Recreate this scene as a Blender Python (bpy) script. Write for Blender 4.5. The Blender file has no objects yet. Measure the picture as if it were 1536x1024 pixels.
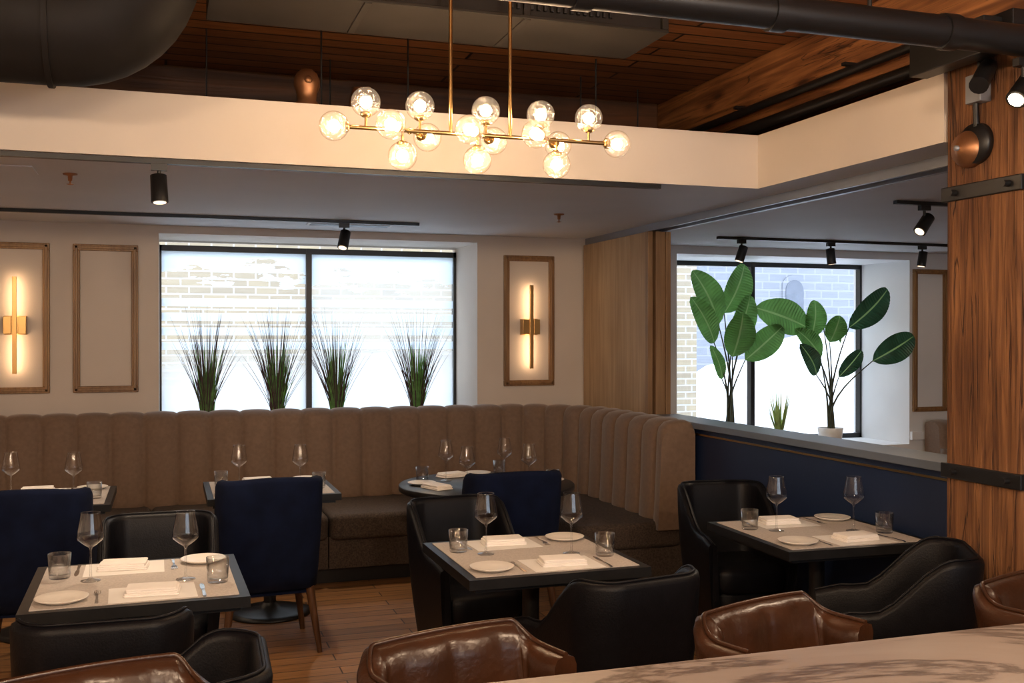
import bpy, bmesh, math, random
from mathutils import Vector, Matrix
random.seed(7)
R=math.radians
scene=bpy.context.scene
coll=scene.collection

# ------------------------------------------------------------------ materials
def nt(name):
    m=bpy.data.materials.new(name); m.use_nodes=True
    t=m.node_tree; b=t.nodes['Principled BSDF']
    return m,t,b
def N(t,typ,**kw):
    n=t.nodes.new(typ)
    for k,v in kw.items(): setattr(n,k,v)
    return n
def ramp(t,fac,stops):
    r=N(t,'ShaderNodeValToRGB'); t.links.new(fac,r.inputs[0])
    e=r.color_ramp.elements
    while len(e)<len(stops): e.new(0.5)
    for i,(p,c) in enumerate(stops):
        e[i].position=p; e[i].color=(c[0],c[1],c[2],1)
    return r.outputs[0]
def c3(c,k): return tuple(min(1,x*k) for x in c)
def basic(name,col,rough=.5,metal=0,ns=8,var=.12,bump=.0,bs=40,stretch=(1,1,1),coat=0,sheen=0,spec=.5,detail=4,trans=0):
    m,t,b=nt(name)
    tc=N(t,'ShaderNodeTexCoord'); mp=N(t,'ShaderNodeMapping'); mp.inputs['Scale'].default_value=stretch
    t.links.new(tc.outputs['Object'],mp.inputs[0])
    n=N(t,'ShaderNodeTexNoise'); n.inputs['Scale'].default_value=ns; n.inputs['Detail'].default_value=detail
    t.links.new(mp.outputs[0],n.inputs['Vector'])
    o=ramp(t,n.outputs['Fac'],[(.3,c3(col,1-var)),(.7,c3(col,1+var))])
    t.links.new(o,b.inputs['Base Color'])
    b.inputs['Roughness'].default_value=rough; b.inputs['Metallic'].default_value=metal
    b.inputs['Specular IOR Level'].default_value=spec
    if coat: b.inputs['Coat Weight'].default_value=coat; b.inputs['Coat Roughness'].default_value=.15
    if sheen: b.inputs['Sheen Weight'].default_value=sheen; b.inputs['Sheen Roughness'].default_value=.4
    if bump:
        n2=N(t,'ShaderNodeTexNoise'); n2.inputs['Scale'].default_value=bs; n2.inputs['Detail'].default_value=5
        t.links.new(mp.outputs[0],n2.inputs['Vector'])
        bp=N(t,'ShaderNodeBump'); bp.inputs['Strength'].default_value=bump; bp.inputs['Distance'].default_value=.01
        t.links.new(n2.outputs['Fac'],bp.inputs['Height']); t.links.new(bp.outputs[0],b.inputs['Normal'])
    if trans:
        out=t.nodes['Material Output']; tl=N(t,'ShaderNodeBsdfTranslucent'); t.links.new(o,tl.inputs[0])
        mx=N(t,'ShaderNodeMixShader'); mx.inputs[0].default_value=trans
        t.links.new(b.outputs[0],mx.inputs[1]); t.links.new(tl.outputs[0],mx.inputs[2]); t.links.new(mx.outputs[0],out.inputs[0])
    return m
def wood(name,c1,c2,rough=.5,axis='z',scale=1.0,bump=.15,crack=False):
    m,t,b=nt(name)
    tc=N(t,'ShaderNodeTexCoord'); mp=N(t,'ShaderNodeMapping')
    s={'x':(.8,14,14),'y':(14,.8,14),'z':(14,14,.8)}[axis]
    mp.inputs['Scale'].default_value=tuple(x*scale for x in s)
    t.links.new(tc.outputs['Object'],mp.inputs[0])
    n=N(t,'ShaderNodeTexNoise'); n.inputs['Scale'].default_value=2.2; n.inputs['Detail'].default_value=7; n.inputs['Distortion'].default_value=.9
    t.links.new(mp.outputs[0],n.inputs['Vector'])
    st=[(.3,c1),(.52,tuple((a+b_)/2 for a,b_ in zip(c1,c2))),(.72,c2)]
    o=ramp(t,n.outputs['Fac'],st)
    n3=N(t,'ShaderNodeTexNoise'); n3.inputs['Scale'].default_value=1.6 if not crack else 3.5; n3.inputs['Detail'].default_value=5
    mp0=N(t,'ShaderNodeMapping'); mp0.inputs['Scale'].default_value={'x':(.5,1.3,1.3),'y':(1.3,.5,1.3),'z':(1.3,1.3,.5)}[axis]
    t.links.new(tc.outputs['Object'],mp0.inputs[0]); t.links.new(mp0.outputs[0],n3.inputs['Vector'])
    mx=N(t,'ShaderNodeMixRGB',blend_type='MULTIPLY'); mx.inputs[0].default_value=.7 if not crack else .9
    t.links.new(o,mx.inputs[1]); t.links.new(ramp(t,n3.outputs['Fac'],[(.32,(.48,.42,.38)),(.66,(1,1,1))]),mx.inputs[2])
    outc=mx.outputs[0]
    bp=N(t,'ShaderNodeBump'); bp.inputs['Strength'].default_value=bump; bp.inputs['Distance'].default_value=.02
    hgt=n.outputs['Fac']
    if crack:
        mp2=N(t,'ShaderNodeMapping'); s2={'x':(.35,9,9),'y':(9,.35,9),'z':(9,9,.35)}[axis]; mp2.inputs['Scale'].default_value=s2
        t.links.new(tc.outputs['Object'],mp2.inputs[0])
        n4=N(t,'ShaderNodeTexNoise'); n4.inputs['Scale'].default_value=1.5; n4.inputs['Detail'].default_value=4; n4.inputs['Distortion'].default_value=1.2
        t.links.new(mp2.outputs[0],n4.inputs['Vector'])
        ck=ramp(t,n4.outputs['Fac'],[(.488,(1,1,1)),(.5,(.10,.07,.05)),(.512,(1,1,1))])
        m2=N(t,'ShaderNodeMixRGB',blend_type='MULTIPLY'); m2.inputs[0].default_value=.9
        t.links.new(outc,m2.inputs[1]); t.links.new(ck,m2.inputs[2]); outc=m2.outputs[0]
        vo=N(t,'ShaderNodeTexVoronoi'); vo.inputs['Scale'].default_value=1
        mp3=N(t,'ShaderNodeMapping'); s3={'x':(1.6,5,5),'y':(5,1.6,5),'z':(5,5,1.8)}[axis]; mp3.inputs['Scale'].default_value=s3
        t.links.new(tc.outputs['Object'],mp3.inputs[0]); t.links.new(mp3.outputs[0],vo.inputs['Vector'])
        kn=ramp(t,vo.outputs['Distance'],[(.05,(.10,.05,.03)),(.10,(.55,.45,.4)),(.18,(1,1,1))])
        m3=N(t,'ShaderNodeMixRGB',blend_type='MULTIPLY'); m3.inputs[0].default_value=.9
        t.links.new(outc,m3.inputs[1]); t.links.new(kn,m3.inputs[2]); outc=m3.outputs[0]
        ad=N(t,'ShaderNodeMixRGB',blend_type='MULTIPLY'); ad.inputs[0].default_value=1
        t.links.new(ck,ad.inputs[1]); t.links.new(n.outputs['Fac'],ad.inputs[2]); hgt=ad.outputs[0]
    t.links.new(outc,b.inputs['Base Color'])
    b.inputs['Roughness'].default_value=rough
    t.links.new(hgt,bp.inputs['Height']); t.links.new(bp.outputs[0],b.inputs['Normal'])
    return m
def planks(name,c1,c2,gap,bw,rh,rough=.4,mode='xy',mort=.012,coat=0,grain=.8,spec=.5):
    m,t,b=nt(name)
    tc=N(t,'ShaderNodeTexCoord'); sp=N(t,'ShaderNodeSeparateXYZ'); cb=N(t,'ShaderNodeCombineXYZ')
    t.links.new(tc.outputs['Object'],sp.inputs[0])
    a={'xy':(0,1),'xz':(0,2),'yx':(1,0),'yz':(1,2)}[mode]
    t.links.new(sp.outputs[a[0]],cb.inputs[0]); t.links.new(sp.outputs[a[1]],cb.inputs[1])
    br=N(t,'ShaderNodeTexBrick'); br.offset=.37; br.inputs['Scale'].default_value=1
    br.inputs['Brick Width'].default_value=bw; br.inputs['Row Height'].default_value=rh
    br.inputs['Mortar Size'].default_value=mort*rh; br.inputs['Mortar Smooth'].default_value=.1
    br.inputs['Color1'].default_value=(*c1,1); br.inputs['Color2'].default_value=(*c2,1); br.inputs['Mortar'].default_value=(*gap,1)
    t.links.new(cb.outputs[0],br.inputs['Vector'])
    mp=N(t,'ShaderNodeMapping'); mp.inputs['Scale'].default_value=(1.5,30,1)
    t.links.new(cb.outputs[0],mp.inputs[0])
    n=N(t,'ShaderNodeTexNoise'); n.inputs['Scale'].default_value=1.5; n.inputs['Detail'].default_value=6; n.inputs['Distortion'].default_value=.6
    t.links.new(mp.outputs[0],n.inputs['Vector'])
    mx=N(t,'ShaderNodeMixRGB',blend_type='MULTIPLY'); mx.inputs[0].default_value=grain
    t.links.new(br.outputs['Color'],mx.inputs[1]); t.links.new(ramp(t,n.outputs['Fac'],[(.3,(.5,.45,.4)),(.65,(1,1,1))]),mx.inputs[2])
    t.links.new(mx.outputs[0],b.inputs['Base Color']); b.inputs['Roughness'].default_value=rough
    b.inputs['Specular IOR Level'].default_value=spec
    if coat: b.inputs['Coat Weight'].default_value=coat
    bp=N(t,'ShaderNodeBump'); bp.inputs['Strength'].default_value=.4; bp.inputs['Distance'].default_value=.01; bp.invert=True
    t.links.new(br.outputs['Fac'],bp.inputs['Height']); t.links.new(bp.outputs[0],b.inputs['Normal'])
    return m
def brick(name,c1,c2,mortar,bw=.24,rh=.085,ms=.010):
    return planks(name,c1,c2,mortar,bw,rh,.9,'xz',ms/rh,grain=.25)
def emis(name,col,st):
    m=bpy.data.materials.new(name); m.use_nodes=True; t=m.node_tree; t.nodes.clear()
    o=N(t,'ShaderNodeOutputMaterial'); e=N(t,'ShaderNodeEmission'); e.inputs[0].default_value=(*col,1); e.inputs[1].default_value=st
    t.links.new(e.outputs[0],o.inputs[0]); return m
def thin_glass(name,edge=(.70,.72,.74),base=(.985,.99,.99),glow=None,rough=.02,bumpy=0,refl=.55,f0=.035,power=3.5):
    m=bpy.data.materials.new(name); m.use_nodes=True; t=m.node_tree; t.nodes.clear()
    o=N(t,'ShaderNodeOutputMaterial'); tr=N(t,'ShaderNodeBsdfTransparent'); gl=N(t,'ShaderNodeBsdfGlossy')
    gl.inputs['Roughness'].default_value=rough
    lw=N(t,'ShaderNodeLayerWeight'); lw.inputs[0].default_value=.5
    t.links.new(ramp(t,lw.outputs['Facing'],[(.5,base),(.98,edge)]),tr.inputs[0])
    pw=N(t,'ShaderNodeMath',operation='POWER'); pw.inputs[1].default_value=power; t.links.new(lw.outputs['Facing'],pw.inputs[0])
    mt=N(t,'ShaderNodeMath',operation='MULTIPLY_ADD'); mt.inputs[1].default_value=refl; mt.inputs[2].default_value=f0; mt.use_clamp=True
    t.links.new(pw.outputs[0],mt.inputs[0])
    mx=N(t,'ShaderNodeMixShader'); t.links.new(mt.outputs[0],mx.inputs[0]); t.links.new(tr.outputs[0],mx.inputs[1]); t.links.new(gl.outputs[0],mx.inputs[2])
    out=mx.outputs[0]
    if bumpy:
        n=N(t,'ShaderNodeTexNoise'); n.inputs['Scale'].default_value=60; tc=N(t,'ShaderNodeTexCoord'); t.links.new(tc.outputs['Object'],n.inputs[0])
        bp=N(t,'ShaderNodeBump'); bp.inputs['Strength'].default_value=bumpy; bp.inputs['Distance'].default_value=.01
        t.links.new(n.outputs['Fac'],bp.inputs['Height']); t.links.new(bp.outputs[0],gl.inputs['Normal'])
    if glow:
        e=N(t,'ShaderNodeEmission'); e.inputs[0].default_value=(*glow[0],1); e.inputs[1].default_value=glow[1]
        ad=N(t,'ShaderNodeAddShader'); t.links.new(out,ad.inputs[0]); t.links.new(e.outputs[0],ad.inputs[1]); out=ad.outputs[0]
    t.links.new(out,o.inputs[0]); return m

M={}
M['wall']=basic('wall_paint',(.62,.545,.47),.75,ns=2,var=.04,bump=.04,bs=90)
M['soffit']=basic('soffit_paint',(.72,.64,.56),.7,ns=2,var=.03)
M['ceil']=basic('ceiling_paint',(.64,.65,.68),.7,ns=2,var=.03)
M['white']=basic('white_paint',(.74,.74,.74),.6,ns=3,var=.03)
M['deck']=planks('deck_planks',(.36,.14,.048),(.18,.068,.026),(.010,.005,.003),2.6,.14,.55,'xy',.06)
M['floor']=planks('floor_planks',(.34,.165,.060),(.22,.105,.038),(.05,.025,.012),1.3,.11,.5,'xy',.035,spec=.3)
M['timber_y']=wood('timber_beam_y',(.14,.048,.016),(.50,.21,.07),.6,'y',.8,.3,True)
M['timber_x']=wood('timber_beam_x',(.05,.02,.008),(.16,.06,.02),.6,'x',.5,.4)
M['timber_z']=wood('timber_post',(.12,.046,.017),(.36,.16,.058),.85,'z',1.2,.8,True)
M['oak']=wood('oak_veneer',(.40,.265,.145),(.56,.40,.235),.5,'z',.8,.08)
M['oak_d']=wood('oak_edge',(.24,.14,.07),(.40,.25,.13),.45,'z',.8,.1)
M['frame']=wood('frame_wood',(.22,.110,.040),(.40,.22,.08),.4,'z',1.5,.1)
M['legwood']=wood('dark_walnut',(.05,.022,.010),(.12,.055,.025),.35,'z',2,.05)
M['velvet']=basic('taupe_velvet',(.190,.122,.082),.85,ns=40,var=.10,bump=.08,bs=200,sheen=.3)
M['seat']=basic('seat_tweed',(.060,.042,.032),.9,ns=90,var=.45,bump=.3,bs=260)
M['navy']=basic('navy_paint',(.009,.021,.066),.5,ns=3,var=.08,bump=.05,bs=60)
M['cap']=basic('ledge_cap',(.14,.17,.22),.35,ns=3,var=.06)
M['navyv']=basic('navy_velvet',(.0040,.0075,.025),.95,ns=12,var=.25,spec=.15)
M['blackl']=basic('black_leather',(.004,.004,.006),.45,ns=30,var=.2,bump=.12,bs=160,spec=.22)
M['brownl']=basic('brown_leather',(.038,.014,.006),.32,ns=7,var=.35,bump=.15,bs=70,coat=.08)
M['black']=basic('black_metal',(.010,.010,.011),.4,var=.05)
M['duct']=basic('duct_black',(.014,.012,.011),.6,ns=4,var=.25,spec=.2)
M['ductg']=basic('duct_grey',(.024,.020,.017),.6,ns=4,var=.25,spec=.25)
M['tabletop']=basic('table_black',(.012,.012,.013),.4,ns=20,var=.2,spec=.3)
M['mat']=basic('linen_mat',(.53,.48,.44),.8,ns=150,var=.12,bump=.2,bs=300)
M['paper']=basic('paper',(.84,.82,.79),.7,var=.02)
M['napkin']=basic('napkin_cloth',(.92,.88,.84),.85,ns=30,var=.02,bump=.15,bs=200)
M['plate']=basic('stoneware',(.88,.83,.76),.3,ns=10,var=.04)
M['steel']=basic('cutlery_steel',(.7,.68,.65),.18,metal=1,var=.03)
M['brass']=basic('brushed_brass',(.55,.35,.14),.28,metal=1,var=.05)
M['bronze']=basic('aged_bronze',(.36,.17,.08),.4,metal=.8,var=.3)
M['track']=basic('track_grey',(.30,.32,.36),.4,metal=.4,var=.05)
M['glass']=thin_glass('stemware_glass',refl=.9,f0=.07,power=2.2,rough=.04,edge=(.8,.82,.84))
M['globe']=thin_glass('globe_glass_glow',edge=(.85,.72,.55),base=(1,.97,.92),glow=((1,.76,.52),.10),rough=.05,bumpy=.8,refl=.5,power=2.5)  # emission put into the glass so the globes look lit through
M['bulb']=emis('bulb_filament',(1,.70,.43),95)
M['led']=emis('led_strip',(1,.64,.36),20)
M['lens']=emis('spot_lens',(1,.75,.5),2)
M['lensb']=emis('spot_lens_bright',(1,.75,.5),12)
M['snow']=basic('snow',(.88,.90,.94),.8,ns=2,var=.04)
M['brick']=brick('cream_brick',(.46,.39,.27),(.38,.33,.25),(.56,.56,.55))
M['brickf']=brick('grey_stone',(.24,.26,.30),(.215,.235,.275),(.29,.31,.35),.5,.2,.02)
M['winglass_dark']=basic('far_window',(.11,.13,.17),.2,var=.1)
M['pot_w']=basic('white_ceramic',(.75,.74,.72),.3,var=.03)
M['pot_b']=basic('black_pot',(.02,.02,.02),.5)
M['leaf']=basic('leaf_green',(.11,.26,.065),.4,ns=5,var=.3,trans=.4)
M['leafd']=basic('leaf_dark',(.025,.085,.040),.4,ns=5,var=.35,trans=.2)
M['rib']=basic('leaf_midrib',(.26,.42,.16),.5,trans=.3)
M['stem']=basic('stem_brown',(.05,.055,.025),.6,ns=20,var=.4)
M['blade']=basic('grass_brown',(.045,.020,.016),.6,ns=20,var=.4)
M['bladeg']=basic('grass_green',(.12,.28,.06),.5,ns=20,var=.4,trans=.4)
M['spiky']=basic('snake_leaf',(.30,.38,.10),.5,ns=12,var=.6,trans=.3)

def marble():
    m,t,b=nt('marble'); tc=N(t,'ShaderNodeTexCoord')
    n=N(t,'ShaderNodeTexNoise'); n.inputs['Scale'].default_value=1.5; n.inputs['Detail'].default_value=11; n.inputs['Distortion'].default_value=.8; n.inputs['Roughness'].default_value=.66
    mp=N(t,'ShaderNodeMapping'); mp.inputs['Rotation'].default_value=(0,0,.9); mp.inputs['Scale'].default_value=(.8,2.2,1)
    t.links.new(tc.outputs['Object'],mp.inputs[0]); t.links.new(mp.outputs[0],n.inputs['Vector'])
    o=ramp(t,n.outputs['Fac'],[(.30,(.16,.12,.10)),(.46,(.22,.175,.15)),(.495,(.055,.032,.022)),(.53,(.20,.155,.13)),(.75,(.25,.205,.18))])
    t.links.new(o,b.inputs['Base Color']); b.inputs['Roughness'].default_value=.3
    return m
M['marble']=marble()

def frosted():
    m=bpy.data.materials.new('window_glass_frosted_film'); m.use_nodes=True; t=m.node_tree; t.nodes.clear()
    o=N(t,'ShaderNodeOutputMaterial'); tr=N(t,'ShaderNodeBsdfTransparent'); tl=N(t,'ShaderNodeBsdfTranslucent')
    tl.inputs[0].default_value=(.84,.92,1,1)
    tc=N(t,'ShaderNodeTexCoord'); sp=N(t,'ShaderNodeSeparateXYZ'); t.links.new(tc.outputs['Object'],sp.inputs[0])
    def mth(op,a,b=None,clamp=False):
        n=N(t,'ShaderNodeMath',operation=op); n.use_clamp=clamp
        for i,x in enumerate((a,b)):
            if x is None: continue
            if isinstance(x,(int,float)): n.inputs[i].default_value=x
            else: t.links.new(x,n.inputs[i])
        return n.outputs[0]
    z=sp.outputs[2]
    fr=mth('FRACT',mth('DIVIDE',z,.115))
    stripe=mth('MULTIPLY',mth('GREATER_THAN',fr,.45),.75)
    inband=mth('MULTIPLY',mth('GREATER_THAN',z,1.52),mth('LESS_THAN',z,1.99))
    stripe=mth('MULTIPLY',stripe,inband)
    mp=N(t,'ShaderNodeMapping'); mp.inputs['Scale'].default_value=(2.2,1,9); mp.inputs['Rotation'].default_value=(0,.18,0)
    t.links.new(tc.outputs['Object'],mp.inputs[0])
    n=N(t,'ShaderNodeTexNoise'); n.inputs['Scale'].default_value=1.4; n.inputs['Detail'].default_value=4; n.inputs['Roughness'].default_value=.55
    t.links.new(mp.outputs[0],n.inputs['Vector'])
    th=mth('SUBTRACT',n.outputs['Fac'],mth('MULTIPLY',mth('SUBTRACT',2.22,z),1.0))
    th=mth('ADD',th,mth('MULTIPLY',mth('GREATER_THAN',sp.outputs[0],1.1),.05))
    cl=mth('MULTIPLY',mth('GREATER_THAN',th,.42),.9)
    cl=mth('MULTIPLY',cl,mth('GREATER_THAN',z,1.99))
    low=mth('MULTIPLY',mth('MULTIPLY',mth('SUBTRACT',1.60,z),1.8,True),.7)
    base=mth('ADD',mth('MULTIPLY',mth('GREATER_THAN',sp.outputs[0],1.1),.14),.04)
    tot=mth('ADD',mth('MAXIMUM',mth('MAXIMUM',stripe,cl),low),base,True)
    mx=N(t,'ShaderNodeMixShader'); t.links.new(tot,mx.inputs[0]); t.links.new(tr.outputs[0],mx.inputs[1]); t.links.new(tl.outputs[0],mx.inputs[2])
    t.links.new(mx.outputs[0],o.inputs[0]); return m
M['film']=frosted()
M['clear']=thin_glass('window_glass_clear',edge=(.85,.9,.95),base=(.97,.98,1),refl=.3)

# ------------------------------------------------------------------ mesh builder
class MB:
    def __init__(s): s.v=[];s.f=[];s.m=[];s.s=[]
    def add(s,vs,fs,mi=0,sm=False,T=None):
        o=len(s.v)
        s.v+= [tuple(T@Vector(p)) if T else tuple(p) for p in vs]
        for f in fs: s.f.append([i+o for i in f]); s.m.append(mi); s.s.append(sm)
    def box(s,x0,x1,y0,y1,z0,z1,mi=0,T=None):
        v=[(x0,y0,z0),(x1,y0,z0),(x1,y1,z0),(x0,y1,z0),(x0,y0,z1),(x1,y0,z1),(x1,y1,z1),(x0,y1,z1)]
        s.add(v,[(0,3,2,1),(4,5,6,7),(0,1,5,4),(1,2,6,5),(2,3,7,6),(3,0,4,7)],mi,False,T)
    def lathe(s,prof,c=(0,0,0),n=28,mi=0,T=None,sm=True):
        v=[];f=[]
        for r,z in prof:
            for i in range(n):
                a=2*math.pi*i/n; v.append((c[0]+r*math.cos(a),c[1]+r*math.sin(a),c[2]+z))
        for j in range(len(prof)-1):
            for i in range(n):
                k=(i+1)%n; f.append((j*n+i,j*n+k,(j+1)*n+k,(j+1)*n+i))
        s.add(v,f,mi,sm,T)
    def loft(s,loops,mi=0,cap=True,sm=True,T=None):
        n=len(loops[0]); v=[p for l in loops for p in l]; f=[]
        for j in range(len(loops)-1):
            for i in range(n):
                k=(i+1)%n; f.append((j*n+i,j*n+k,(j+1)*n+k,(j+1)*n+i))
        s.add(v,f,mi,sm,T)
        if cap:
            s.add(loops[0],[tuple(range(n))[::-1]],mi,False,T); s.add(loops[-1],[tuple(range(n))],mi,False,T)
    def tube(s,pts,r,n=10,mi=0,T=None,cap=True):
        pts=[Vector(p) for p in pts]; rs=r if isinstance(r,(list,tuple)) else [r]*len(pts)
        t0=(pts[1]-pts[0]).normalized(); up=Vector((0,0,1)) if abs(t0.z)<.9 else Vector((1,0,0))
        a=t0.cross(up).normalized(); loops=[]
        for i,p in enumerate(pts):
            if i==0: t=pts[1]-pts[0]
            elif i==len(pts)-1: t=pts[-1]-pts[-2]
            else: t=pts[i+1]-pts[i-1]
            t.normalize(); a=(a-t*a.dot(t)).normalized(); b=t.cross(a)
            loops.append([tuple(p+(a*math.cos(2*math.pi*k/n)+b*math.sin(2*math.pi*k/n))*rs[i]) for k in range(n)])
        s.loft(loops,mi,cap,True,T)
    def sphere(s,c,r,mi=0,n=20,m=12,T=None,sq=1):
        pr=[(max(1e-4,r*math.sin(math.pi*j/m)),-r*sq*math.cos(math.pi*j/m)) for j in range(m+1)]
        s.lathe(pr,c,n,mi,T)
    def cushion(s,cx,cy,w,d,z0,z1,r=.08,mi=0,edge=.03,crown=.01):
        def rr(w,d,r,z,k=6):
            P=[]
            for qx,qy,a0 in ((1,1,0),(-1,1,90),(-1,-1,180),(1,-1,270)):
                for i in range(k+1):
                    a=R(a0+90*i/k); P.append((cx+qx*(w/2-r)+r*math.cos(a),cy+qy*(d/2-r)+r*math.sin(a),z))
            return P
        L=[]
        for i in range(5):
            a=R(90*i/4); L.append(rr(w-2*edge*(1-math.sin(a)),d-2*edge*(1-math.sin(a)),r,z0+edge*(1-math.cos(a))))
        for i in range(5):
            a=R(90*i/4); L.append(rr(w-2*edge*(1-math.cos(a)),d-2*edge*(1-math.cos(a)),r,z1-edge+edge*math.sin(a)))
        L.append(rr(w*.5,d*.5,r*.5,z1+crown))
        s.loft(L,mi)
    def mesh(s,name,mats):
        me=bpy.data.meshes.new(name); me.from_pydata(s.v,[],s.f)
        for m in mats: me.materials.append(M[m])
        me.polygons.foreach_set('material_index',s.m); me.polygons.foreach_set('use_smooth',s.s)
        bm=bmesh.new(); bm.from_mesh(me); bmesh.ops.recalc_face_normals(bm,faces=bm.faces); bm.to_mesh(me); bm.free()
        me.update(); return me
    def obj(s,name,mats,loc=(0,0,0),rot=0,bevel=0,parent=None):
        return place(name,s.mesh(name,mats),loc,rot,bevel,parent)
def place(name,me,loc=(0,0,0),rot=0,bevel=0,parent=None):
    o=bpy.data.objects.new(name,me); coll.objects.link(o); o.location=loc
    o.rotation_euler=rot if isinstance(rot,tuple) else (0,0,rot)
    if bevel:
        b=o.modifiers.new('bevel','BEVEL'); b.width=bevel; b.segments=2; b.limit_method='ANGLE'
    if parent: o.parent=parent
    return o
def empty(name,loc=(0,0,0)):
    e=bpy.data.objects.new(name,None); coll.objects.link(e); e.location=loc; e.empty_display_size=.1; return e
def lerp(a,b,t): return a+(b-a)*t
def sst(t): t=max(0,min(1,t)); return t*t*(3-2*t)
def walls(name,mat,boxes):
    for bx in boxes:
        b=MB(); b.box(*bx); b.obj(name,[mat])

# ------------------------------------------------------------------ room shell
ZC=2.457; ZS=2.747; ZD=3.25
b=MB(); b.box(-3.5,9,-2,8.2,-.1,0); b.obj('floor',['floor'])
b=MB(); b.box(-3.7,9.2,-2.2,9.2,ZD,ZD+.15); b.obj('ceiling',['deck'])
b=MB()
b.box(-3.5,3.06,4.92,7.9,ZC,ZS); b.box(3.06,9,4.92,8.2,ZC,ZS); b.box(3.06,9,3.5,4.92,ZC,ZS)
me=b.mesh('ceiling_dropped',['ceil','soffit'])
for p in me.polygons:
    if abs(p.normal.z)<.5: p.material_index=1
place('ceiling_dropped',me)
WX0,WX1,WZ0,WZ1=-.05,2.352,.93,2.40
walls('wall_back','wall',[(-3.7,WX0,7.9,8.65,0,ZD),(WX1,3.42,7.9,8.65,0,ZD),(WX0,WX1,7.9,8.65,WZ1,ZD),(WX0,WX1,7.9,8.65,0,WZ0)])
RX0,RX1,RZ0,RZ1=4.28,6.77,.62,2.385
walls('wall_side_room','white',[(3.42,RX0,8.2,9.05,0,ZD),(RX1,9.2,8.2,9.05,0,ZD),(RX0,RX1,8.2,9.05,RZ1,ZD),(RX0,RX1,8.2,9.05,0,RZ0)])
walls('wall_left','wall',[(-3.7,-3.5,-2.2,7.9,0,ZD)])
walls('wall_right','wall',[(9,9.2,-2.2,8.2,0,ZD)])
FX0,FX1,FZ0,FZ1=0,4.4,1.1,2.4  # opening added behind the camera to let fill daylight in
walls('wall_front','wall',[(-3.5,FX0,-2.2,-2,0,ZD),(FX1,9,-2.2,-2,0,ZD),(FX0,FX1,-2.2,-2,FZ1,ZD),(FX0,FX1,-2.2,-2,0,FZ0)])

def window(name,x0,x1,z0,z1,y,mul,glass,fw=.045):
    e=empty(name,(0,0,0))
    b=MB()
    b.box(x0,x1,y-.03,y+.04,z1-fw,z1); b.box(x0,x1,y-.03,y+.04,z0,z0+fw)
    b.box(x0,x0+fw*.35,y-.03,y+.04,z0,z1); b.box(x1-fw*.5,x1,y-.03,y+.04,z0,z1)
    for m in mul: b.box(m-fw/2,m+fw/2,y-.035,y+.04,z0,z1)
    b.obj('frame',['black'],parent=e)
    b=MB(); b.box(x0,x1,y,y+.006,z0,z1); b.obj('glass_pane',[glass],parent=e)
    return e
window('window_1',WX0,WX1,WZ0,WZ1-.03,8.56,[1.106],'film')
window('window_2',RX0,RX1,RZ0,RZ1,8.95,[5.49],'clear')
window('fill_window_3',FX0,FX1,FZ0,FZ1,-2.1,[1.5,2.9],'clear',.06)  # last one is an unseen window, added for fill daylight

b=MB(); b.box(3.25,3.42,3.5,6.62,0,1.06); b.box(3.235,3.25,3.5,6.0,.0,.12); b.obj('wall_half_navy',['navy'])
b=MB(); b.box(3.21,3.46,3.5,6.62,1.06,1.10); b.obj('trim_1',['cap'],bevel=.004)
b=MB(); b.box(3.238,3.25,3.5,6.0,1.018,1.028); b.obj('trim_2',['brass'])
b=MB(); b.box(3.28,3.30,3.5,7.9,ZC-.05,ZC); b.box(3.33,3.36,3.5,7.9,ZC-.035,ZC); b.box(3.39,3.42,3.5,7.9,ZC-.05,ZC); b.obj('trim_3',['track'])
b=MB()
b.box(3.25,3.29,6.70,7.86,.02,2.40,0)
for i,(xa,ya,ya1) in enumerate([(3.245,6.655,6.70),(3.30,6.64,6.80),(3.345,6.66,6.82),(3.385,6.65,6.80)]):
    b.box(xa,xa+.038,ya,ya1,.02,2.40,1)
b.box(3.2485,3.252,6.95,6.954,.02,2.40,1)
b.obj('folding_partition_door',['oak','oak_d'],bevel=.004)
b=MB(); b.box(3.2,3.55,-2,8.1,2.885,ZD-.002); b.obj('beam_timber_long',['timber_y'],bevel=.015)
b=MB(); b.box(-3.5,3.2,6.4,6.7,2.86,ZD-.002); b.obj('beam_timber_cross',['timber_x'],bevel=.015)
col=empty('timber_column',(3.25,3.29,0))
b=MB(); b.box(-.19,.19,-.2,.2,0,2.88); b.obj('post',['timber_z'],parent=col,bevel=.02)
b=MB()
for z in (1.10,2.235):
    b.box(-.203,.203,-.213,.213,z-.03,z+.03)
    for zz in (-.15,.13): b.tube([(-.23,zz,z),(-.2,zz,z)],.014,6)
b.box(-.25,.25,-.22,.24,2.79,2.88); b.box(-.34,-.25,-.17,.24,2.72,2.86)
b.obj('iron_straps',['black'],parent=col,bevel=.004)
T=Matrix.Translation((-.193,.05,2.40))@Matrix.Rotation(R(-90),4,'Y')
b=MB()
b.lathe([(.001,.070),(.02,.069),(.028,.062),(.06,.05),(.074,.025),(.076,.0),(.001,0)],n=28,T=T,mi=0)
T2=Matrix.Translation((-.193,.015,2.415))@Matrix.Rotation(R(-90),4,'Y')
b.lathe([(.001,.03),(.078,.03),(.082,-.0),(.001,0)],n=24,T=T2,mi=1); b.lathe([(.001,.085),(.011,.081),(.011,.06)],n=10,T=T,mi=2)
b.tube([(-.215,0,2.48),(-.22,0,2.60)],.012,8,1)
b.obj('alarm_bell',['bronze','black','track'],parent=col)
b=MB(); b.box(-.245,-.19,-.05,.03,2.57,2.68,0); b.tube([(-.215,-.02,2.68),(-.22,-.02,2.78)],.012,8,1)
b.tube([(-.23,-.08,2.70),(-.27,-.10,2.66),(-.335,-.14,2.60)],[.03,.035,.036],14,1); b.tube([(-.21,-.05,2.72),(-.25,-.09,2.69)],.01,6,1)
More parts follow.
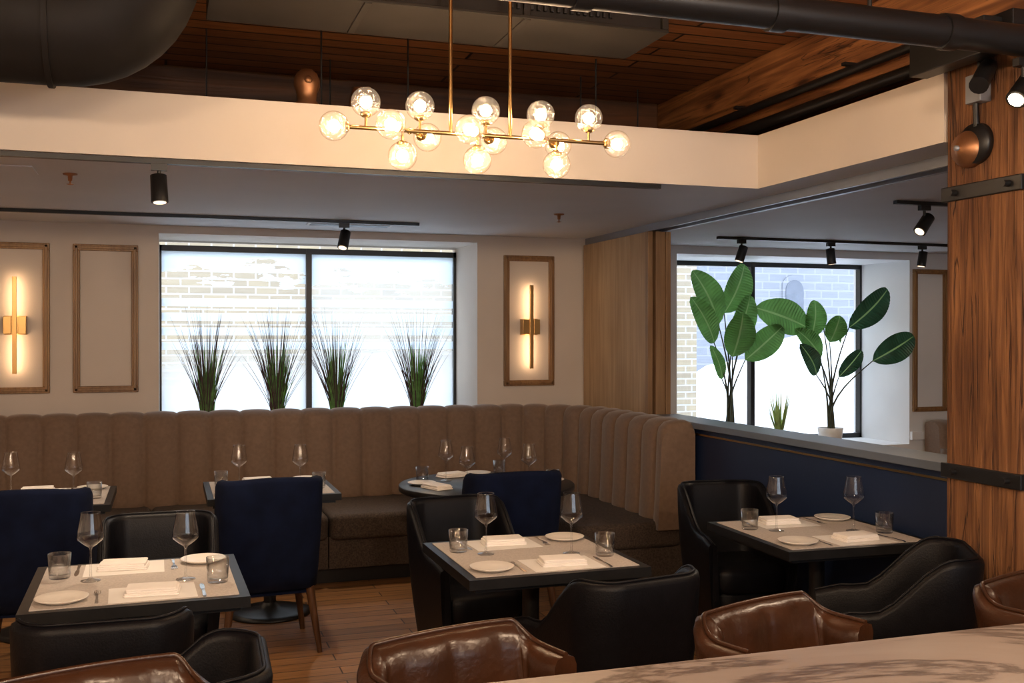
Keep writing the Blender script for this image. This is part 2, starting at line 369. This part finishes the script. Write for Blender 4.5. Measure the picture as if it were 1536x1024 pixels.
b.obj('security_camera',['track','black'],parent=col,bevel=.004)

def pframe(x0,x1,z0,z1,y,t=.045):
    b=MB()
    for (a,c,d,e) in ((x0,x1,z1-t,z1),(x0,x1,z0,z0+t)): b.box(a,c,y-.028,y,d,e); b.box(a+.012,c-.012,y-.036,y-.02,d+.012,e-.012)
    for (a,c) in ((x0,x0+t),(x1-t,x1)): b.box(a,c,y-.028,y,z0+t,z1-t); b.box(a+.012,c-.012,y-.036,y-.02,z0+.012,z1-.012)
    b.obj('wall_panel_frame',['frame'],bevel=.004)
pframe(-1.21,-.773,1.255,2.305,7.9); pframe(-.622,-.19,1.255,2.305,7.9); pframe(2.57,3.0,1.255,2.305,7.9)
pframe(6.80,7.20,.93,2.30,8.2)
pframe(-1.80,-1.36,1.255,2.305,7.9)
b=MB(); b.box(6.775,9,8.165,8.2,.66,.74); b.box(6.775,9,8.18,8.2,0,.15); b.obj('trim_4',['white'],bevel=.004)

def sconce(x,z,y=7.9):
    e=empty('wall_sconce',(x,y,z))
    b=MB()
    b.box(-.072,.072,-.018,0,-.065,.065); b.box(-.072,-.022,-.075,-.018,-.06,.06); b.box(.022,.072,-.075,-.018,-.06,.06)
    b.box(-.022,.022,-.06,-.018,-.06,.06)
    b.box(-.014,.014,-.085,-.062,-.335,.335)
    b.obj('brass_body',['brass'],parent=e,bevel=.002)
    b=MB(); b.box(-.009,.009,-.062,-.056,.06,.33); b.box(-.009,.009,-.062,-.056,-.33,-.06); b.obj('led_tube',['led'],parent=e)
sconce(2.785,1.73); sconce(-.99,1.73)

# ------------------------------------------------------------------ ceiling services
def ctrack(x0,x1,y):
    b=MB(); b.box(x0,x1,y-.018,y+.018,ZC-.022,ZC-.0005); b.obj('lighting_track',['black'])
ctrack(-3.4,2.49,4.965); ctrack(-3.4,1.70,7.16); ctrack(4.2,6.9,7.35); ctrack(4.09,6.5,5.08)
def spot(x,y,aim,power=25,z=ZC-.0225,lens='lens'):
    e=empty('track_spotlight',(x,y,z)); a=Vector(aim).normalized()
    b=MB()
    b.box(-.035,.035,-.016,.016,-.03,0); b.tube([(0,0,-.03),(0,0,-.07)],.008,8)
    c=Vector((0,0,-.11)); 
    b.tube([c-a*.065,c-a*.06,c+a*.065],[.022,.036,.038],16)
    b.tube([(0,0,-.07),c],.012,8)
    b.obj('housing',['black'],parent=e)
    b=MB(); b.tube([c+a*.0655,c+a*.068],.028,14); b.obj('lens',[lens],parent=e)
    if power:
        l=bpy.data.lights.new('spot_beam','SPOT'); l.energy=power; l.color=(1,.76,.53); l.spot_size=R(95); l.spot_blend=.9; l.shadow_soft_size=.05
        lo=bpy.data.objects.new('spot_beam',l); coll.objects.link(lo); lo.parent=e; lo.location=c+a*.08
        lo.rotation_euler=a.to_track_quat('-Z','Y').to_euler()
spot(-.03,4.965,(.05,-.12,-1),55); spot(1.17,7.16,(-.25,-.35,-1),45)
spot(4.42,7.35,(-.3,.1,-1),12); spot(5.27,7.35,(.2,.1,-1),12); spot(6.2,7.35,(-.1,.1,-1),12)
spot(4.3,5.08,(-.9,-.2,-1),30); spot(-1.6,4.965,(.1,.3,-1),50); spot(-1.2,7.16,(0,-.4,-1),45)  # last two are unseen at left, added as extra light
spot(2.97,2.99,(-.75,-.2,-.75),25,2.665,'lensb')
for (x,y) in ((-.45,5.55),(2.45,6.35)):
    b=MB(); b.lathe([(.001,0),(.035,0),(.033,-.006),(.012,-.01),(.010,-.035),(.004,-.036),(.004,-.05),(.018,-.052),(.001,-.056)],n=16); b.obj('ceiling_sprinkler',['bronze'],(x,y,ZC))
b=MB(); b.box(.95,1.55,7.32,7.48,ZC-.008,ZC-.0005,0)
for i in range(5): b.box(.97,1.53,7.335+i*.028,7.35+i*.028,ZC-.012,ZC-.008,1)
b.obj('ceiling_air_vent',['white','track'])
b=MB(); b.box(-.95,-.6,5.35,5.6,ZC-.006,ZC-.0005,0); b.obj('ceiling_access_panel',['ceil'])

b=MB()
b.box(.16,2.06,4.10,4.50,2.995,3.24,0)
b.box(.16,2.09,4.08,4.53,2.98,2.995,0); b.box(2.06,2.09,4.08,4.53,2.995,3.05,0)
for x in (.75,1.42): b.box(x,x+.03,4.085,4.515,2.975,3.24,0)
for i in range(16): b.box(1.36+i*.03,1.375+i*.03,4.082,4.10,3.02,3.12,1)
b.obj('air_duct_rectangular',['ductg','black'],bevel=.003)
b=MB(); YD=4.22; pts=[(x,YD,2.83) for x in (-3.4,-2.4,-1.4,-.8,-.39)]
for i in range(1,11):
    a=R(90*i/10); pts.append((-.37+.27*math.sin(a),YD,2.83+.27*(1-math.cos(a))))
pts.append((-.10,YD,3.24))
b.tube(pts,.235,32)
for x in (-1.55,-.42,-2.4): b.tube([(x,YD,2.83),(x+.02,YD,2.83)],.245,32)
b.obj('air_duct_round',['duct'])
b=MB()
b.tube([(.6,2.99,2.73),(4.6,2.99,2.73)],.056,16)
for x in (1.2,1.9,2.6,3.3): b.tube([(x,2.99,2.73),(x+.06,2.99,2.73)],.064,16)
for x in (.7,2.3,4.2): b.tube([(x,2.99,2.73),(x,2.99,ZD-.01)],.008,8)
b.obj('black_pipe',['black'])
b=MB(); b.tube([(3.12,3.6,2.93),(3.12,7.8,2.93)],.022,10); b.tube([(3.14,3.6,2.83),(3.14,7.8,2.83)],.03,10)
for y in (4.2,5.2,6.2): b.box(3.09,3.2,y,y+.03,2.955,2.97)
b.obj('conduit_pipe',['black'])
for (x,y,z0) in ((.75,5.3,2.75),(1.2,5.3,2.75),(2.35,5.5,2.75),(2.42,5.9,2.75),(.9,6.0,2.75),(2.9,6.1,2.75),(.2,5.6,2.75)):
    b=MB(); b.tube([(x,y,z0),(x,y,ZD)],.005,6); b.lathe([(.02,0),(.02,.02),(.001,.02)],(x,y,z0),8); b.obj('hanger_rod',['black'])
b=MB(); b.lathe([(.06,0),(.062,.02),(.045,.04),(.05,.08),(.062,.11),(.062,.14),(.05,.17),(.028,.19),(.001,.195)],n=20); b.sphere((0,-.045,.13),.025,n=10,m=6); b.obj('bronze_figurine',['bronze'],(.645,5.05,2.748))
b=MB(); b.tube([(0,0,0),(0,0,.12),(.02,.04,.2),(.1,.1,.22)],.022,10); b.obj('copper_elbow_pipe',['bronze'],(.93,5.4,2.75))

# chandelier
e=empty('linear_chandelier',(1.215,4.02,2.467))
o=Vector((1.215,4.02,2.467))
ups=[(x,4.02,2.568) for x in (.742,.959,1.233,1.470,1.685)]
downs=[(x,4.02,2.366) for x in (.888,1.197,1.541)]
arms=[((.82,3.92,2.467),(1.016,4.13,2.467)),((1.136,3.92,2.467),(1.297,4.12,2.467)),((1.413,3.92,2.467),(1.586,4.12,2.467))]
ends=[(.617,4.02,2.467),(1.814,4.02,2.467)]
b=MB(); V=Vector
b.tube([V(ends[0])+V((.05,0,0))-o,V(ends[1])-V((.05,0,0))-o],.0085,12)
def stem(g,root):
    g=V(g)-o; root=V(root)-o; d=(g-root).normalized(); q=g-d*.052
    b.tube([root,q],.0055,8); b.tube([q-d*.008,q,q+d*.012],[.012,.024,.022],14)
for g in ups+downs: stem(g,(g[0],4.02,2.467))
for f,k in arms: mid=(V(f)+V(k))/2; stem(f,mid); stem(k,mid); b.sphere(mid-o,.013,n=10,m=6)
stem(ends[0],(.75,4.02,2.467)); stem(ends[1],(1.7,4.02,2.467))
for x in (1.085,1.337): b.tube([(x-o.x,0,0),(x-o.x,0,ZD-o.z)],.0075,10); b.lathe([(.05,ZD-o.z),(.05,ZD-.03-o.z),(.008,ZD-.035-o.z)],(x-o.x,0,0),16)
b.obj('brass_frame',['brass'],parent=e)
gl=MB(); bu=MB()
for g in ups+downs+ends+[a for p in arms for a in p]:
    gl.sphere(V(g)-o,.058,n=26,m=16); bu.sphere(V(g)-o,.024,n=14,m=8)
gl.obj('glass_globes',['globe'],parent=e); bu.obj('bulbs',['bulb'],parent=e)

# ------------------------------------------------------------------ banquette
WCH=.22; step=WCH/12
def banquette_back(name,path,w=WCH,top=1.12,zb=.42,parent=None,endr=0):
    b=MB(); L=[]; S=path[-1][2]
    for (p,f,s) in path:
        k=abs(math.sin(math.pi*s/w))**.45; bu=.045*k; tz=.016*k-.016
        sh=0
        if endr and S-s<endr:
            q=1-(S-s)/endr; sh=.05*(1-math.sqrt(max(0,1-q*q))); 
        tz-=sh
        sec=[(0,zb),(0,.8),(.0,top-.04+tz),(.015+.0,top-.012+tz),(.05,top+tz),(.11,top+tz),(.155+bu*.5,top-.012+tz),(.185+bu*.8,top-.045+tz),
             (.193+bu,top-.09+tz),(.197+bu,top-.2),(.202+bu,top-.35),(.21+bu,.6),(.216+bu,.5),(.22+bu,zb)]
        L.append([(p[0]+f[0]*n,p[1]+f[1]*n,z) for n,z in sec])
    b.loft(L); return b.obj(name,['velvet'],parent=parent)
ban=empty('channel_tufted_banquette',(0,0,0))
path=[];i0=0
x=-3.45
while x<2.42: path.append(((x,7.85),(0,-1),i0*step)); x+=step; i0+=1
Rr=.78
n=round(Rr*math.pi/2/step)
for i in range(n+1):
    a=math.pi/2*(i/n); path.append(((2.44+Rr*math.sin(a),7.07+Rr*math.cos(a)),(-math.sin(a),-math.cos(a)),i0*step)); i0+=1
y=7.07-step
while y>5.90: path.append(((3.22,y),(-1,0),i0*step)); y-=step; i0+=1
banquette_back('tufted_back',path,parent=ban,endr=.10)
b=MB()
xs=[-3.45,-1.9,-.1,1.02,2.42]
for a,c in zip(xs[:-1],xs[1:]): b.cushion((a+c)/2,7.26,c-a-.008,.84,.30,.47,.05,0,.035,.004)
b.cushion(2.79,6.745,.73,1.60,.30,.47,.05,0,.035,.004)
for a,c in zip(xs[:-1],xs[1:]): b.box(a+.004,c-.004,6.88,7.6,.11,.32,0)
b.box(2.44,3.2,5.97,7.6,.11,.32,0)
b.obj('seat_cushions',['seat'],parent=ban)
b=MB(); b.box(-3.45,3.18,6.95,7.8,0.002,.11); b.box(2.5,3.18,6.02,6.95,0.002,.11); b.obj('toe_kick',['black'],parent=ban)
ban2=empty('channel_tufted_banquette',(0,0,0))
path=[];x=6.9;i0=0
while x<8.9: path.append(((x,8.14),(0,-1),i0*step)); x+=step; i0+=1
banquette_back('tufted_back',path,top=.86,parent=ban2)
b=MB(); b.cushion(7.9,7.65,2.0,.75,.12,.47,.05,0,.03,.004); b.box(6.95,8.85,7.35,8.0,.002,.14); b.obj('seat_cushion',['seat'],parent=ban2)

# ------------------------------------------------------------------ chairs
def u_shell(b,w,d,r,zb,hf,th,taper,mi=0,lean=.0,hmax=.85,bulge=0,bw=.12,ns=7,armsn=8):
    P=[]
    def add(x,y,nx,ny): P.append((x,y,nx,ny))
    for i in range(armsn): add(-w/2,lerp(d/2,-d/2+r,i/armsn),-1,0)
    for i in range(13):
        a=R(180+90*i/12); add(-w/2+r+r*math.cos(a),-d/2+r+r*math.sin(a),math.cos(a),math.sin(a))
    m=24
    for i in range(1,m): add(lerp(-w/2+r,w/2-r,i/m),-d/2,0,-1)
    for i in range(13):
        a=R(270+90*i/12); add(w/2-r+r*math.cos(a),-d/2+r+r*math.sin(a),math.cos(a),math.sin(a))
    for i in range(1,armsn+1): add(w/2,lerp(-d/2+r,d/2,i/armsn),1,0)
    L=[];s=0;prev=None;tops=[]
    tot=0
    for i in range(1,len(P)): tot+=math.hypot(P[i][0]-P[i-1][0],P[i][1]-P[i-1][1])
    nb=max(1,round(tot/bw))
    for (x,y,nx,ny) in P:
        if prev: s+=math.hypot(x-prev[0],y-prev[1])
        prev=(x,y); h=hf(x,y)
        bu=bulge*abs(math.sin(math.pi*nb*s/tot))**.6 if bulge else 0
        def pt(off,z):
            k=(z-zb)/(hmax-zb); sc=1-taper*(1-min(1,k))**2
            return (x*sc-nx*off,y*sc-ny*off-lean*k*max(0,-ny),z)
        lo=[pt(0,lerp(zb,h-.025,i/ns)) for i in range(ns+1)]
        lo+=[pt(th*.12,h-.008),pt(th*.5,h),pt(th*.88,h-.008)]
        lo+=[pt(th+bu,lerp(h-.025,zb,i/ns)) for i in range(ns+1)]
        L.append(lo); tops.append(pt(th*.5,h+.001))
    b.loft(L,mi); return tops
b=MB()
def hA(x,y): return lerp(.935-.015*(abs(x)/.27)**2,.66,sst((y+.16)/.13))-.03*sst((y-.1)/.2)
u_shell(b,.55,.52,.12,.34,hA,.065,.10,0,lean=.07,hmax=.935)
b.cushion(0,.02,.44,.46,.34,.49,.08,0,.035,.012); b.box(-.22,.22,-.2,.22,.31,.36,0)
for sx in (-1,1):
    for sy in (-1,1): b.tube([(sx*.2,sy*.19,.34),(sx*.245,sy*.235,0)],[.024,.014],10,1)
chairA=b.mesh('velvet_dining_chair',['navyv','legwood'])
b=MB()
def hB(x,y): return lerp(.84,.63,sst((y+.20)/.30))-.03*sst((y-.15)/.15)
t=u_shell(b,.51,.55,.13,.16,hB,.045,.20,0,lean=.04,hmax=.84)
b.tube(t,.005,6,0)
b.cushion(0,.03,.42,.46,.33,.47,.10,0,.04,.01)
b.lathe([(.001,.0),(.22,.0),(.22,.012),(.06,.03),(.035,.05),(.035,.34),(.001,.34)],n=28,mi=1)
b.cushion(0,0,.40,.40,.14,.36,.12,0,.05,.0)
chairB=b.mesh('leather_tub_chair',['blackl','black'])
for x,y,r in ((.50,5.66,4),(-.61,5.62,-3),(1.79,5.50,0)): place('velvet_dining_chair',chairA,(x,y,0),R(r))
for x,y,r in ((1.38,4.78,186),(2.88,4.86,172),(-.03,4.74,180),(1.50,3.42,10),(-.17,3.44,-2),(2.66,3.33,58),(-.06,2.74,88)): place('leather_tub_chair',chairB,(x,y,0),R(r))
b=MB()
def hS(x,y): return 1.0-.04*sst((abs(x)-.18)/.07)-.012*(x/.25)**2
t=u_shell(b,.48,.15,.07,.74,hS,.06,.05,0,lean=.05,hmax=1.0,bulge=.010,bw=.125)
b.tube(t,.006,6,0)
b.cushion(0,.12,.46,.42,.68,.78,.1,0,.03,.01)
for sx in (-1,1):
    b.tube([(sx*.17,-.02,.74),(sx*.17,.02,.68)],.018,8,1)
    for sy in (-1,1): b.tube([(sx*.16,.12+sy*.14,.69),(sx*.22,.12+sy*.2,0)],[.018,.013],10,1)
for sx in (-1,1): b.tube([(sx*.2,-.06,.25),(sx*.2,.30,.25)],.009,8,1)
for yy in (-.06,.30): b.tube([(-.2,yy,.25),(.2,yy,.25)],.009,8,1)
stool=b.mesh('leather_bar_stool',['brownl','legwood'])
for x,y,r in ((-.13,2.10,195),(.61,2.13,195),(1.40,2.13,197),(2.25,2.16,195)): place('leather_bar_stool',stool,(x,y,0),R(r))

# ------------------------------------------------------------------ bar counter
b=MB(); b.box(-1.2,3.4,.75,1.66,1.03,1.07,0); b.box(-1.1,3.3,.85,1.36,0,1.03,1)
b.obj('bar_counter',['marble','navy'],bevel=.006)
def fill_pendant(x,y,z,p):  # pendants out of view, added as warm fill for the room
    e=empty('fill_pendant_lamp',(x,y,z))
    b=MB(); b.lathe([(.02,.12),(.05,.11),(.12,.0),(.118,.0),(.048,.105),(.018,.115)],n=24); b.tube([(0,0,.12),(0,0,ZD-z)],.004,6); b.obj('shade',['black'],parent=e)
    b=MB(); b.sphere((0,0,.03),.03,n=12,m=8); b.obj('bulb_glass',['lens'],parent=e)
    l=bpy.data.lights.new('fill_lamp','POINT'); l.energy=p; l.color=(1,.73,.49); l.shadow_soft_size=.10
    lo=bpy.data.objects.new('fill_lamp',l); coll.objects.link(lo); lo.parent=e; lo.location=(0,0,-.06)
for x in (-1.5,.3,2.1): fill_pendant(x,.9,2.65,75)
for x in (-1.5,1.2): fill_pendant(x,-.8,2.6,70)

# ------------------------------------------------------------------ tables
def tbl_mesh(sz=.74):
    b=MB(); h=sz/2
    b.box(-h,h,-h,h,.712,.75,0); b.box(-h+.03,h-.03,-h+.03,h-.03,.695,.712,1)
    b.tube([(0,0,.03),(0,0,.70)],.036,16,1); b.lathe([(.001,0.0),(.24,0.0),(.245,.01),(.2,.022),(.06,.04),(.04,.07)],n=32,mi=1)
    b.box(-.2,.2,-.03,.03,.68,.70,1); b.box(-.03,.03,-.2,.2,.68,.70,1)
    return b.mesh('square_dining_table',['tabletop','black'])
tm=tbl_mesh()
b=MB()
b.lathe([(.001,.004),(.01,.0045),(.034,.0015),(.036,.0),(.034,.0025),(.012,.007),(.0045,.014),(.0038,.05),(.0038,.11),(.006,.122),(.022,.132),(.046,.152),(.0485,.160),
         (.046,.18),(.036,.232),(.0335,.25)],n=32)
b.tube([(.0335*math.cos(i*math.pi/16),.0335*math.sin(i*math.pi/16),.25) for i in range(33)],.0009,5)
wine=b.mesh('wine_glass',['glass'])
b=MB(); b.lathe([(.001,0),(.034,0),(.037,.004),(.041,.092),(.0395,.092),(.0355,.014),(.001,.012)],n=32); tumb=b.mesh('water_tumbler',['glass'])
b=MB(); b.lathe([(.001,.003),(.045,.003),(.05,0),(.054,.0),(.084,.013),(.087,.016),(.084,.017),(.055,.007),(.001,.006)],n=36); plate=b.mesh('bread_plate',['plate'])
b=MB()
for i in range(4):
    z=i*.0065; k=random.uniform(-.004,.004)
    b.cushion(k,k,.185-.006*i,.115-.004*i,z,z+.0072,.008,0,.0034,.0006)
napk=b.mesh('folded_napkin',['napkin'])
b=MB()
b.loft([[(w,y,0),(w,y,t),(-w*.9,y,t),(-w*.9,y,0)] for (y,w,t) in ((-.1,.005,.003),(-.09,.0065,.0045),(-.01,.005,.004),(0,.0045,.003),(.02,.008,.0016),(.08,.0085,.0014),(.105,.002,.001))],sm=False)
knife=b.mesh('dinner_knife',['steel'])
b=MB()
b.loft([[(w,y,z),(w,y,z+t),(-w,y,z+t),(-w,y,z)] for (y,w,t,z) in ((-.095,.006,.002,0),(-.03,.0035,.002,.001),(.02,.003,.002,.004),(.035,.009,.0018,.003),(.05,.0115,.0018,.001))],sm=False)
for i in range(4):
    x=-.0098+i*.0065; b.loft([[(x+q,y,z),(x+q,y,z+.0015),(x-q,y,z+.0015),(x-q,y,z)] for (y,q,z) in ((.05,.0017,.001),(.075,.0014,.0005),(.09,.0007,.002))],sm=False)
fork=b.mesh('dinner_fork',['steel'])
b=MB(); b.box(-.14,.15,-.11,.11,0,.0012); menu=b.mesh('paper_placemat',['paper'])
b=MB(); b.box(-.335,.335,-.335,.335,0,.003); matm=b.mesh('linen_table_mat',['mat'])
def setting(cx,cy,rot,z):
    Rm=Matrix.Rotation(rot,4,'Z')
    def pl(nm,me,x,y,dz=0,r=0):
        q=Rm@Vector((x,y,0)); place(nm,me,(cx+q.x,cy+q.y,z+dz),rot+r)
    j=lambda a:random.uniform(-a,a)
    pl('paper_placemat',menu,.045,-.22,0,j(.03)); pl('folded_napkin',napk,.055+j(.01),-.225,.0014,j(.12))
    pl('bread_plate',plate,-.242,-.235+j(.01)); pl('wine_glass',wine,.17+j(.01),-.05+j(.01)); pl('water_tumbler',tumb,.275,-.125+j(.01))
    pl('dinner_knife',knife,.218,-.24,0,j(.06)); pl('dinner_fork',fork,-.131,-.22,0,j(.05))
for (x,y,r) in ((1.43,4.03,0),(-.10,4.05,R(1)),(2.85,4.08,R(-2)),(.585,6.31,0),(-.655,6.31,0),(-1.9,6.31,0)):
    place('square_dining_table',tm,(x,y,0),r); place('linen_table_mat',matm,(x,y,.7502),r)
    setting(x,y,r,.7534); setting(x,y,r+math.pi,.7534)
b=MB(); b.lathe([(.001,.712),(.535,.712),(.54,.718),(.54,.744),(.535,.75),(.001,.75)],n=64,mi=0); b.tube([(0,0,.03),(0,0,.71)],.045,16,1)
b.lathe([(.001,0.0),(.30,0.0),(.305,.012),(.25,.025),(.07,.045),(.045,.08)],n=36,mi=1)
b.obj('round_dining_table',['tabletop','black'],(1.87,6.08,0))
zt=.7505
for a in (200,290,20,110):
    ang=R(a); cx=1.87+.37*math.cos(ang); cy=6.08+.37*math.sin(ang); r=ang+math.pi/2
    place('folded_napkin',napk,(cx,cy,zt),r)
    q=Vector((math.cos(ang+.5),math.sin(ang+.5),0)); place('wine_glass',wine,(1.87+.28*q.x,6.08+.28*q.y,zt))
    q=Vector((math.cos(ang+.72),math.sin(ang+.72),0)); place('water_tumbler',tumb,(1.87+.41*q.x,6.08+.41*q.y,zt))
    q=Vector((math.cos(ang-.5),math.sin(ang-.5),0)); place('bread_plate',plate,(1.87+.40*q.x,6.08+.40*q.y,zt))

# ------------------------------------------------------------------ plants
def grass(x,y,z,seed):
    rnd=random.Random(seed); b=MB()
    b.lathe([(.001,0),(.06,0),(.075,.12),(.07,.12),(.068,.11),(.001,.11)],n=20,mi=2)
    for i in range(160):
        a=rnd.uniform(0,2*math.pi); g=i<65
        H=rnd.uniform(.28,.60) if g else rnd.uniform(.50,.92); sp=rnd.uniform(.01,.09) if g else rnd.uniform(.04,.30)
        dx,dy=math.cos(a),math.sin(a)*.5; w=.005 if g else .0026; r0=rnd.uniform(0,.045)
        wx=Vector((-math.sin(a),math.cos(a),0)); wx=(wx*.3+Vector((1,0,0))*.7).normalized()
        vs=[];K=6
        for k in range(K+1):
            t=k/K; p=Vector((dx*(r0+sp*t**1.25),dy*(r0+sp*t**1.25),.1+H*(t-.1*t*t*sp*4)))
            ww=w*(1-t**2*.8); vs+=[tuple(p-wx*ww),tuple(p+wx*ww)]
        b.add(vs,[(2*k,2*k+1,2*k+3,2*k+2) for k in range(K)],1 if g else 0)
    b.obj('ornamental_grass_plant',['blade','bladeg','pot_b'],(x,y,z))
for i,x in enumerate((.295,.815,1.28,1.93)): grass(x,8.2,WZ0,i+3)

def leaf(b,base,tip,w,mi,nrm=(0,-1,.2),arch=.05):
    base=Vector(base); tip=Vector(tip); d=tip-base; L=d.length; t_=d.normalized(); nv=Vector(nrm); side=t_.cross(nv).normalized(); nv=side.cross(t_).normalized()
    K=36; vs=[];fs=[]
    for k in range(K+1):
        t=k/K; c=base+d*t+nv*(arch*4*t*(1-t))
        ww=w*max(.02,math.sin(math.pi*min(1,t**.85))**.5) if t<1 else .001
        zz=.0035*(1 if k%2 else -1)
        for q in (-1,-.5,-.06,.06,.5,1):
            off=t_*(abs(q)*ww*.35*(1-t))
            vs.append(tuple(c+side*(q*ww)+off+nv*(abs(q)*ww*.25+(zz if abs(q)>.1 else .002))))
    for k in range(K):
        for j in range(5):
            a=k*6+j; fs.append((a,a+1,a+7,a+6))
    b.add(vs,[f for i,f in enumerate(fs) if i%5!=2],mi,False); b.add(vs,[f for i,f in enumerate(fs) if i%5==2],2,False)
def banana(name,x,y,z,leaves,potr=.12,poth=.17):
    b=MB(); b.lathe([(.001,0),(potr*.8,0),(potr,poth),(potr-.012,poth),(potr-.015,poth-.02),(.001,poth-.02)],n=28,mi=3)
    for (bx,bz,tx,tz,w,dy,m) in leaves:
        B=(bx,dy,bz); Tt=(tx,dy*1.6-.03,tz)
        leaf(b,B,Tt,w,m,(random.uniform(-.3,.3),-1,random.uniform(0,.45)))
        p0=Vector((random.uniform(-.04,.04),random.uniform(-.03,.03),poth-.03)); p3=Vector(B); 
        pts=[p0.lerp(p3,t)+Vector((-(p3.x-p0.x)*.35*math.sin(math.pi*t)*(1),0,0)) for t in [i/8 for i in range(9)]]
        b.tube(pts,[.013-.008*i/8 for i in range(9)],7,4)
    b.obj(name,['leaf','leafd','rib','pot_w','stem'],(x,y,z))
P1=[(-.102,1.14,-.38,1.644,.152,.05,0),(-.015,1.254,.219,1.72,.145,.1,0),(-.204,.97,-.482,1.392,.115,-.05,0),(-.044,.844,.015,1.254,.145,-.1,0),
    (.022,.938,.204,1.424,.118,.02,0),(.102,.813,.453,1.128,.125,-.08,0),(.234,1.304,.781,1.115,.165,-.03,0),(-.095,.636,-.234,.951,.06,0,0)]
banana('bird_of_paradise_plant',5.0,8.50,.62,P1)
P2=[(-.095,.819,-.387,1.103,.105,.02,0),(-.168,1.008,-.11,1.38,.11,.08,0),(-.037,.977,.037,1.229,.1,-.04,0),(.168,1.115,.561,1.486,.135,-.05,1),
    (.40,.80,.80,1.04,.13,-.1,1),(.095,.649,.329,.901,.075,0,1),(-.212,.674,-.445,.964,.09,-.08,1),(-.051,1.134,.139,.977,.07,.04,0)]
banana('bird_of_paradise_plant',5.97,8.33,.62,P2)
b=MB(); b.lathe([(.001,0),(.06,0),(.075,.12),(.068,.12),(.06,.1),(.001,.1)],n=20,mi=1)
for i in range(24):
    a=random.uniform(0,6.28); H=random.uniform(.25,.46); sp=random.uniform(.03,.15); vs=[]
    wx=Vector((-math.sin(a),math.cos(a),0))
    for k in range(6):
        t=k/5; p=Vector((math.cos(a)*(.02+sp*t),math.sin(a)*(.02+sp*t),.1+H*t)); ww=.018*(1-t)+.001; vs+=[tuple(p-wx*ww),tuple(p+wx*ww)]
    b.add(vs,[(2*k,2*k+1,2*k+3,2*k+2) for k in range(5)],0)
b.obj('potted_snake_plant',['spiky','pot_w'],(5.46,8.40,.62))

# ------------------------------------------------------------------ outside
b=MB(); b.box(-40,60,-40,60,-.35,-.12); b.obj('ground_snow',['snow'])
b=MB(); b.box(-8,6.55,12,12.6,-.12,4.6); b.box(-8,6.6,11.96,12,2.9,3.02); b.obj('brick_building_near',['brick'])
b=MB(); b.box(9,30,22,23,-.12,7,0)
def archwin(cx,z0,w,h):
    P=[(cx-w/2,z0),(cx+w/2,z0)]+[(cx+w/2*math.cos(R(a)),z0+h+w/2*math.sin(R(a))) for a in range(0,181,20)]
    b.loft([[(x,21.95,z) for x,z in P],[(x,22.02,z) for x,z in P]],1,True,False)
    P2=[(x+(x-cx)*.35,z+.12*(z>z0)) for x,z in P]; b.loft([[(x,21.97,z) for x,z in P2],[(x,22.02,z) for x,z in P2]],0,True,False)
for cx in (12.2,14.7,17.2): archwin(cx,2.1,.5,.7); archwin(cx,5,.45,.7)
b.obj('stone_building_far',['brickf','winglass_dark'])
def mound(x,y,rx,ry,h,sd):
    b=MB(); n=36; L=[]
    for j in range(9):
        t=j/8; r=math.cos(t*math.pi/2)**.8 if t<1 else .01
        L.append([(rx*r*math.cos(2*math.pi*i/n)*(1+.12*math.sin(2*math.pi*i/n*3+sd)),ry*r*math.sin(2*math.pi*i/n)*(1+.1*math.cos(2*math.pi*i/n*4+sd)),h*math.sin(t*math.pi/2)*(1+.1*math.sin(2*math.pi*i/n*5+j))-.02) for i in range(n)])
    b.loft(L); b.obj('snow_bank',['snow'],(x,y,-.1))
mound(9.2,14.5,2.2,1.5,1.3,1); mound(11.5,16,2.4,1.8,1.7,2); mound(7.9,14,1.2,1.0,.7,3); mound(15,18,3,2,1.3,5)

# ------------------------------------------------------------------ light
w=bpy.data.worlds.new('World'); scene.world=w; w.use_nodes=True
bg=w.node_tree.nodes['Background']; bg.inputs[0].default_value=(.80,.89,1,1); bg.inputs[1].default_value=3.7
for (x0,x1,z0,z1,y,rz) in ((WX0,WX1,WZ0,WZ1,8.7,-90),(RX0,RX1,RZ0,RZ1,9.1,-90),(FX0,FX1,FZ0,FZ1,-2.25,90)):
    l=bpy.data.lights.new('window_portal','AREA'); l.shape='RECTANGLE'; l.size=x1-x0; l.size_y=z1-z0; l.cycles.is_portal=True
    o=bpy.data.objects.new('window_portal',l); coll.objects.link(o); o.location=((x0+x1)/2,y,(z0+z1)/2); o.rotation_euler=(R(rz),0,0)

cam=bpy.data.cameras.new('Camera'); cam.lens=36*1550/1536; cam.sensor_width=36
co=bpy.data.objects.new('Camera',cam); coll.objects.link(co); co.location=(0,0,1.65); co.rotation_euler=(R(90-.26),0,R(-18.5)); cam.clip_start=.05
scene.camera=co
scene.view_settings.view_transform='Standard'; scene.view_settings.look='None'; scene.view_settings.exposure=0.35
